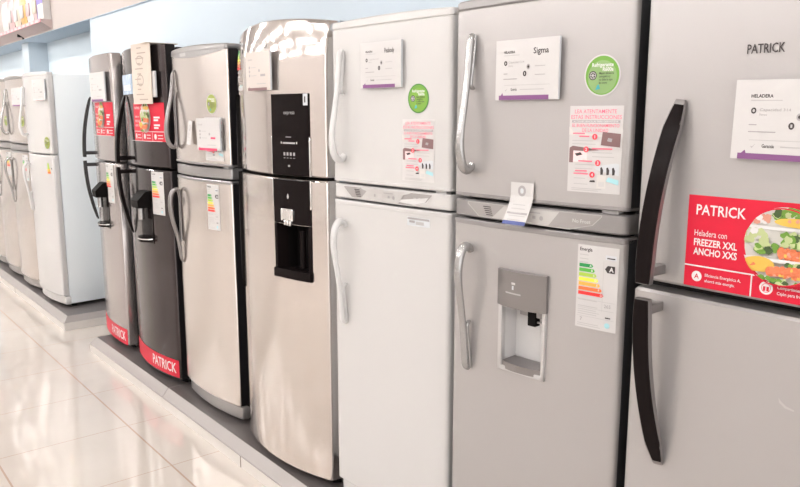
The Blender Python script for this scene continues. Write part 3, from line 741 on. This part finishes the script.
# ---- stainless steel fridge with black dispenser
F = Front((-2.933, 1.504), .658, 0.5, .060, .012, crown=1.0, zc=1.69)
root = empty('refrigerator', F.root_loc, F.th); tag(root, 'bulging stainless steel fridge with tall black dispenser panel', 'fridge')
cabinet(root, F, .59, 1.87, 'pale_side', 'steel'); feet(root, F, .59)
slab(F, .112, .128, 'black_matt', inset=.012, yoff=.012, bev=.003).build('kick_plate', root)
low = slab(F, .128, 1.310, 'steel_wavy', n=40).build('lower_door', root)
up = slab(F, 1.322, 1.882, 'steel_crown', arch=.022, n=40).build('freezer_door', root)
mb = MB(); mb.box((F.w/2-.04, .07, 1.862-ZP), (F.w/2-.004, .13, 1.886-ZP), 'pale_side', .004); mb.build('hinge', root)
sm = .4835
c = MB(); c.box((.395-F.w/2, -.2, .952-ZP), (.575-F.w/2, .03, 1.135-ZP), 'black_matt'); cut(low, [c])
def dpanel(Z0, Z1, top=False, name='dispenser_panel', par=None):
    mb = MB(); slab(F, Z0, Z1, 'black_gloss', y_back=-.012, yoff=-.004, s0=.381, s1=.588, bev=.002, mb=mb, n=14); return mb.build(name, par)
dp = dpanel(1.324, 1.628, par=up)
dq = dpanel(1.137, 1.308, par=low, name='dispenser_panel')
fr = slab(F, .922, 1.136, 'black_gloss', y_back=-.012, yoff=-.004, s0=.381, s1=.397, bev=.001, n=2).build('dispenser_cheek', low)
slab(F, .922, 1.136, 'black_gloss', y_back=-.012, yoff=-.004, s0=.573, s1=.588, bev=.001, n=2).build('dispenser_cheek', low)
mb = MB(); slab(F, .922, .958, 'black_gloss', y_back=-.012, yoff=-.012, s0=.381, s1=.588, bev=.003, mb=mb, n=14); mb.build('drip_tray', fr)
mb = MB(); slab(F, .930, .956, 'chrome', y_back=-.012, yoff=-.0135, s0=.425, s1=.455, bev=.002, mb=mb, n=4); mb.build('tray_shine', fr) if False else None
mb = MB(); slab(F, 1.150, 1.196, 'chrome', y_back=-.012, yoff=-.012, s0=.436, s1=.505, bev=.004, mb=mb, n=6); 
for i in range(3): mb.box((.447-F.w/2+.018*i, F.y(.47)-.012, 1.132-ZP), (.459-F.w/2+.018*i, F.y(.47)+.004, 1.152-ZP), 'chrome', .002)
mb.build('dispenser_spout', dq)
mb = MB(); mb.cyl((.505-F.w/2, -.012, .962-ZP), .012, .15, 'z', 'black_gloss', 16); mb.build('dispenser_lever', fr)
for par, Z0, Z1 in ((up, 1.324, 1.47), (low, 1.20, 1.308)):
    for sA in (.376, .587): slab(F, Z0, Z1, 'chrome', y_back=-.012, yoff=-.005, s0=sA, s1=sA+.005, bev=.001, n=2).build('chrome_strip', par)
S = Sheet(F, .384, 1.327, .201, .298, 'black_gloss', off=.0048)
S.text('express', .075, .226, .014, 'ink_faint', .0, fit=.060); S.rect(.055, .116, .060, .124, 'paper'); S.rect(.066, .116, .135, .122, 'ink_faint'); S.rect(.140, .116, .146, .124, 'paper')
for i in range(4): S.rect(.070+.018*i, .072, .080+.018*i, .084, 'ink_grey'); S.rect(.070+.018*i, .062, .080+.018*i, .064, 'ink_grey')
S.rect(.095, .030, .106, .037, 'ink_faint'); S.rect(.085, .140, .115, .143, 'ink_grey'); S.rect(.180, .258, .202, .300, 'paper_cool'); S.rect(.186, .268, .192, .290, 'ink')
S.part('panel_print', dp)
S = Sheet(F, .381, 1.137, .207, .17, None, off=.0052); S.poly([(.088, .098), (.094, .098), (.097, .106), (.091, .118), (.085, .106)], 'ink_faint'); S.part('panel_print', dq)
# black side grips along the left door edge
for par, a, b in ((up, 1.322, 1.635), (low, .80, 1.310)):
    mb = MB(); n = 14; pts = []
    zt = [a+(b-a)*i/n for i in range(n+1)]
    prof = [(math.sin(math.pi*(.06+.88*i/n)) if par is low else math.sin(math.pi*(.5+.5*i/n)))**.8 if 0 < i/n < 1 or par is up else .2 for i in range(n+1)]
    prof = [max(.05, p if isinstance(p, float) else .2) for p in prof]
    mb.sweep([F.p(-.004, z, .006) for z in zt], [.020*max(p, .1) for p in prof], [.016]*(n+1), 'black_matt', sub=2)
    mb.build('side_grip', par)
price_card(F, root, .214, 1.643, .192, .148, None, 'white price card on the bulging steel fridge, left above its black panel', accent='photo_brown', full=False, base='paper_tan')
S = energy_label(F, up, .004, 1.652, .098, .208)
S = Sheet(F, .320, 1.800, .032, .034, None, off=.002); S.ring(.016, .017, .015, .016, .004, 'ink_grey'); S.rect(.013, .006, .018, .028, 'ink_grey'); S.part('emblem', up)

# ---- stainless fridge with loop handles
F = Front((-3.62, 1.50), .572, 1.0, .030)
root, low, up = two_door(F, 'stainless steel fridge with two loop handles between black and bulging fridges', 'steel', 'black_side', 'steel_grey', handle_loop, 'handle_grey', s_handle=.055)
S = Sheet(F, 0, 1.8, F.w, .06, None, off=.0022)
top = [(.008+.56*i/16, .036+.002*math.sin(i/16*3.1)) for i in range(17)]; bot = [(.568-.56*i/16, [.034, .020, .012, .008, .008, .012, .022, .034][min(7, i//2)] if False else .010+.022*abs(2*i/16-1)**2) for i in range(17)]
for i in range(16): S.poly([top[i], top[i+1], bot[15-i], bot[16-i]][::-1], 'steel_grey', off=.0024)
S.rect(.16, .020, .235, .036, 'silver_pale'); S.part('control_panel', up)
round_sticker(F, up, .458, 1.599, .041, .045, 'green_olive', 'paper')
instructions(F, up, .392, 1.345, .142, .195)
energy_label(F, low, .388, 1.025, .100, .211)
price_card(F, root, .352, 1.391, .186, .145, None, 'white price card with crimson foot on the loop-handled steel fridge', accent='crimson', full=False)
S = Sheet(F, .238, 1.412, .046, .112, 'paper', off=.006, tilt=-4, path=lambda u, v: 0.012*(1-v/.112)); S.ring(.023, .080, .010, .014, .004, 'ink_grey'); S.lines(.008, .04, .02, .05, 3, 'ink_faint')
S.thing('paper_tag', root, 'narrow white paper tag hanging beside the crimson-footed price card', 'tag')

# ---- black fridge
def dispenser(F, low, s, Zt=1.15):
    d = MB(); x = s-F.w/2; y = F.y(s)
    slab(F, Zt-.285, Zt-.02, 'black_gloss', y_back=.03, yoff=-.003, s0=s-.075, s1=s+.075, bev=.002, mb=d, n=8)
    d = d.build('water_dispenser', low)
    h = MB(); h.prism([(y+.01, Zt-ZP), (y+.01, Zt-.09-ZP), (y-.062, Zt-.09-ZP), (y-.066, Zt-.05-ZP), (y-.020, Zt-.004-ZP)], x-.055, x+.055, 'x', 'black_matt'); h.build('dispenser_hood', d)
    n = MB(); n.cyl((x, y-.030, Zt-.155-ZP), .016, .07, 'z', 'handle_silver', 16); n.build('dispenser_spout', d)
    t = MB(); pts = [(x+.068*math.cos(a), y-.05*math.sin(a)) for a in [math.pi*i/12 for i in range(13)]]
    t.prism(pts[::-1], Zt-.275-ZP, Zt-.250-ZP, 'z', 'black_gloss'); t.prism([(p[0]*1.0+(p[0]-x)*.06, p[1]-.003 if abs(p[1]-y) > .001 else p[1]) for p in pts][::-1], Zt-.262-ZP, Zt-.256-ZP, 'z', 'chrome'); t.build('drip_tray', d)
F = Front((-4.362, 1.517), .649, -1.5, .045)
root, low, up = bar_door_fridge(F, 'glossy black fridge with red banner, cardboard strip and red PATRICK foot strip', 'dark_graphite', 'black_side', 1.902, 1.272, 0.137, .575, lean=.03, s_handle=.09, ln=.375, h_side='black_gloss', gap_h=.012)
tall_banner(F, up, .288, 1.414, .346, .198); kick_banner(F, low, .150, .247)
dispenser(F, low, .395); energy_label(F, low, .478, 1.030, .118, .226)
price_card(F, root, .36, 1.640, .245, .130, None, 'white price card half hidden behind the cardboard strip on the black fridge', full=False)
S = Sheet(F, .135, 1.660, .20, .105, 'sleeve_plastic', off=.012, thick=.008, flat=True)
S.rect(.02, .02, .17, .05, 'paper_cool'); S.thing('plastic_sleeve', root, 'pale blue plastic sleeve on the black fridge, left of the cardboard strip', 'sleeve')
S = Sheet(F, .374, 1.606, .205, .305, 'cardboard', off=.026, thick=.003)
for i in range(11):
    v = .02+.026*i; S.rect(.03+.05*random.random(), v, .10+.08*random.random(), v+.006, 'cardboard_ink')
S.ring(.10, .12, .035, .03, .006, 'cardboard_ink'); S.ring(.10, .22, .04, .025, .006, 'cardboard_ink')
x = .374-F.w/2; y = F.y(.45)-.026; S.mb.box((x, y, 1.908-ZP), (x+.205, y+.17, 1.9115-ZP), 'cardboard')
S.thing('cardboard_strip', root, 'beige printed cardboard strip draped over the top of the black fridge', 'cardboard')

# ---- graphite fridge at the platform's left end
F = Front((-5.13, 1.57), .630, -6.5, .035)
root, low, up = bar_door_fridge(F, 'dark silver fridge with red foot strip at the left end of its platform', 'graphite', 'grey_side', 1.908, 1.268, 0.137, .51, lean=.03, s_handle=.05, ln=.385, h_side='grey_side', gap_h=.012)
tall_banner(F, up, .285, 1.427, .338, .198); kick_banner(F, low, .140, .240)
dispenser(F, low, .395, 1.14); energy_label(F, low, .455, 1.022, .12, .234)
price_card(F, root, .30, 1.631, .285, .172, None, 'white price card above the red banner on the dark silver fridge', full=False)

# ---- white fridge, far, with its side in view
F = Front((-6.398, 1.450), .532, 4.5, .022)
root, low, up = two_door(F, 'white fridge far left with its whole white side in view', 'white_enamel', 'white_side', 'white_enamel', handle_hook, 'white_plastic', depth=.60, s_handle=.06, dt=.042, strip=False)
round_sticker(F, up, .468, 1.347, .041, .044, 'green_olive', 'green_olive')
S = Sheet(F, .430, 1.035, .08, .17, None, off=.0012)
S.poly([(.010, .100), (.050, .100), (.034, .165), (.020, .165)], 'energy_eC'); S.rect(.012, .085, .058, .100, 'energy_eF'); S.rect(.010, .101, .054, .118, 'energy_eE'); S.rect(.070, .118, .080, .130, 'ink'); S.part('energy_label', low)
price_card(F, root, .336, 1.656, .19, .150, None, 'cream price card on the far white fridge', accent='pink_pale', full=False)
# ---- silver fridges behind it to the left
names = ['silver fridge directly left of the far white fridge', 'second silver fridge left of the far white fridge', 'silver fridge cut by the left edge of the photo']
for i, (x, y, a) in enumerate(((-7.075, 1.463, 4.0), (-7.72, 1.478, 4.0), (-8.37, 1.505, 3.0))):
    F = Front((x, y), .60, a, .030)
    root, low, up = two_door(F, names[i], 'steel', 'grey_side', 'steel_grey', handle_loop, 'handle_silver', s_handle=.06, group='silver fridges at the far left')
    energy_label(F, low, .40, 1.02)
    if i != 1: price_card(F, root, .33, 1.62, .19, .145, None, ('price card on the silver fridge beside the far white one', '', 'price card on the silver fridge at the left edge')[i], full=False)
    round_sticker(F, up, .46, 1.50, .042, .045, 'green_olive', 'paper')

# ================================================================== lamps
k = 0
def downlight(x, y):
    r = empty('ceiling_downlight', (x, y, HC)); tag(r, 'small round recessed ceiling lamp', 'lamp', 'ceiling downlights')
    mb = MB(); n = 20
    for (ra, rb, za, zb) in ((.085, .062, -.004, -.012), (.085, .085, 0, -.004)):
        vs = [(ra*math.cos(2*math.pi*i/n), ra*math.sin(2*math.pi*i/n), za) for i in range(n)]+[(rb*math.cos(2*math.pi*i/n), rb*math.sin(2*math.pi*i/n), zb) for i in range(n)]
        mb.add(vs, [(i, (i+1) % n, n+(i+1) % n, n+i) for i in range(n)], 'lamp_trim')
    mb.build('trim_ring', r)
    mb = MB(); mb.cyl((0, 0, -.006), .06, .004, 'z', 'lamp_glow', 20); mb.build('lamp_disc', r)
    la = bpy.data.lights.new('downlight_beam', 'AREA'); la.shape = 'DISK'; la.size = .11; la.energy = LAMP; la.color = (1.0, .98, .96)
    lo = bpy.data.objects.new('downlight_beam', la); COL.objects.link(lo); lo.parent = r; lo.location = (0, 0, -.02)
LAMP = 5
for x in (-11.5, -9.6, -7.8, -6.0, -4.3, -2.6, -0.9, 0.9, 2.7):
    for y in (-4.2, -2.4, -0.7, 0.75):
        downlight(x, y)

def tube_light(x, y):
    r = empty('ceiling_tube_light', (x, y, HC)); tag(r, 'long fluorescent ceiling lamp in a white channel', 'lamp', 'ceiling tube lights')
    mb = MB(); mb.box((-.72, -.07, -.045), (.72, .07, 0), 'lamp_trim', .006); mb.build('lamp_body', r)
    mb = MB(); mb.cyl((-.69, 0, -.068), .020, 1.38, 'x', 'tube_glow', 16); mb.build('lamp_tube', r)
for y in (-0.75, -2.0, -3.4, -5.0):
    for i in range(8): tube_light(-12.6+1.9*i, y)
for i in range(6): tube_light(-14.0+1.75*i, 0.85)  # extra tube row, added only to brighten the left end of the shop

W = bpy.data.worlds.new('World'); SC.world = W; W.use_nodes = True
bg = W.node_tree.nodes['Background']; bg.inputs[0].default_value = (1.0, .99, .98, 1); bg.inputs[1].default_value = 1.8

# ================================================================== camera
R = ((0.632, 0.132, -0.764), (0.775, -0.108, 0.623), (0.0, -0.985, -0.170))
fpx = 743.0
d1 = Vector((-615.0, -128.5, fpx)).normalized(); dn = Vector((0, fpx*fpx/128.5, fpx)).normalized()
Xc = -d1; Zc = -dn; Xc = (Xc-Zc*Xc.dot(Zc)).normalized(); Yc = Zc.cross(Xc)
right = Vector((Xc.x, Yc.x, Zc.x)); down = Vector((Xc.y, Yc.y, Zc.y)); fwd = Vector((Xc.z, Yc.z, Zc.z))
M = Matrix(((right.x, -down.x, -fwd.x, 0), (right.y, -down.y, -fwd.y, 0), (right.z, -down.z, -fwd.z, 0), (0, 0, 0, 1)))
cam = bpy.data.cameras.new('Camera'); cam.sensor_width = 36; cam.sensor_fit = 'HORIZONTAL'; cam.lens = fpx/800*36; cam.clip_start = .02
co = bpy.data.objects.new('Camera', cam); COL.objects.link(co)
co.matrix_world = Matrix.Translation((0, 0, 1.55)) @ M
SC.camera = co
SC.view_settings.view_transform = 'Standard'; SC.view_settings.look = 'None'; SC.view_settings.gamma = 1; SC.view_settings.use_curve_mapping = False
SC.view_settings.exposure = 0.48
SC.cycles.use_denoising = True
SC.cycles.max_bounces = 10; SC.cycles.diffuse_bounces = 6; SC.cycles.glossy_bounces = 6
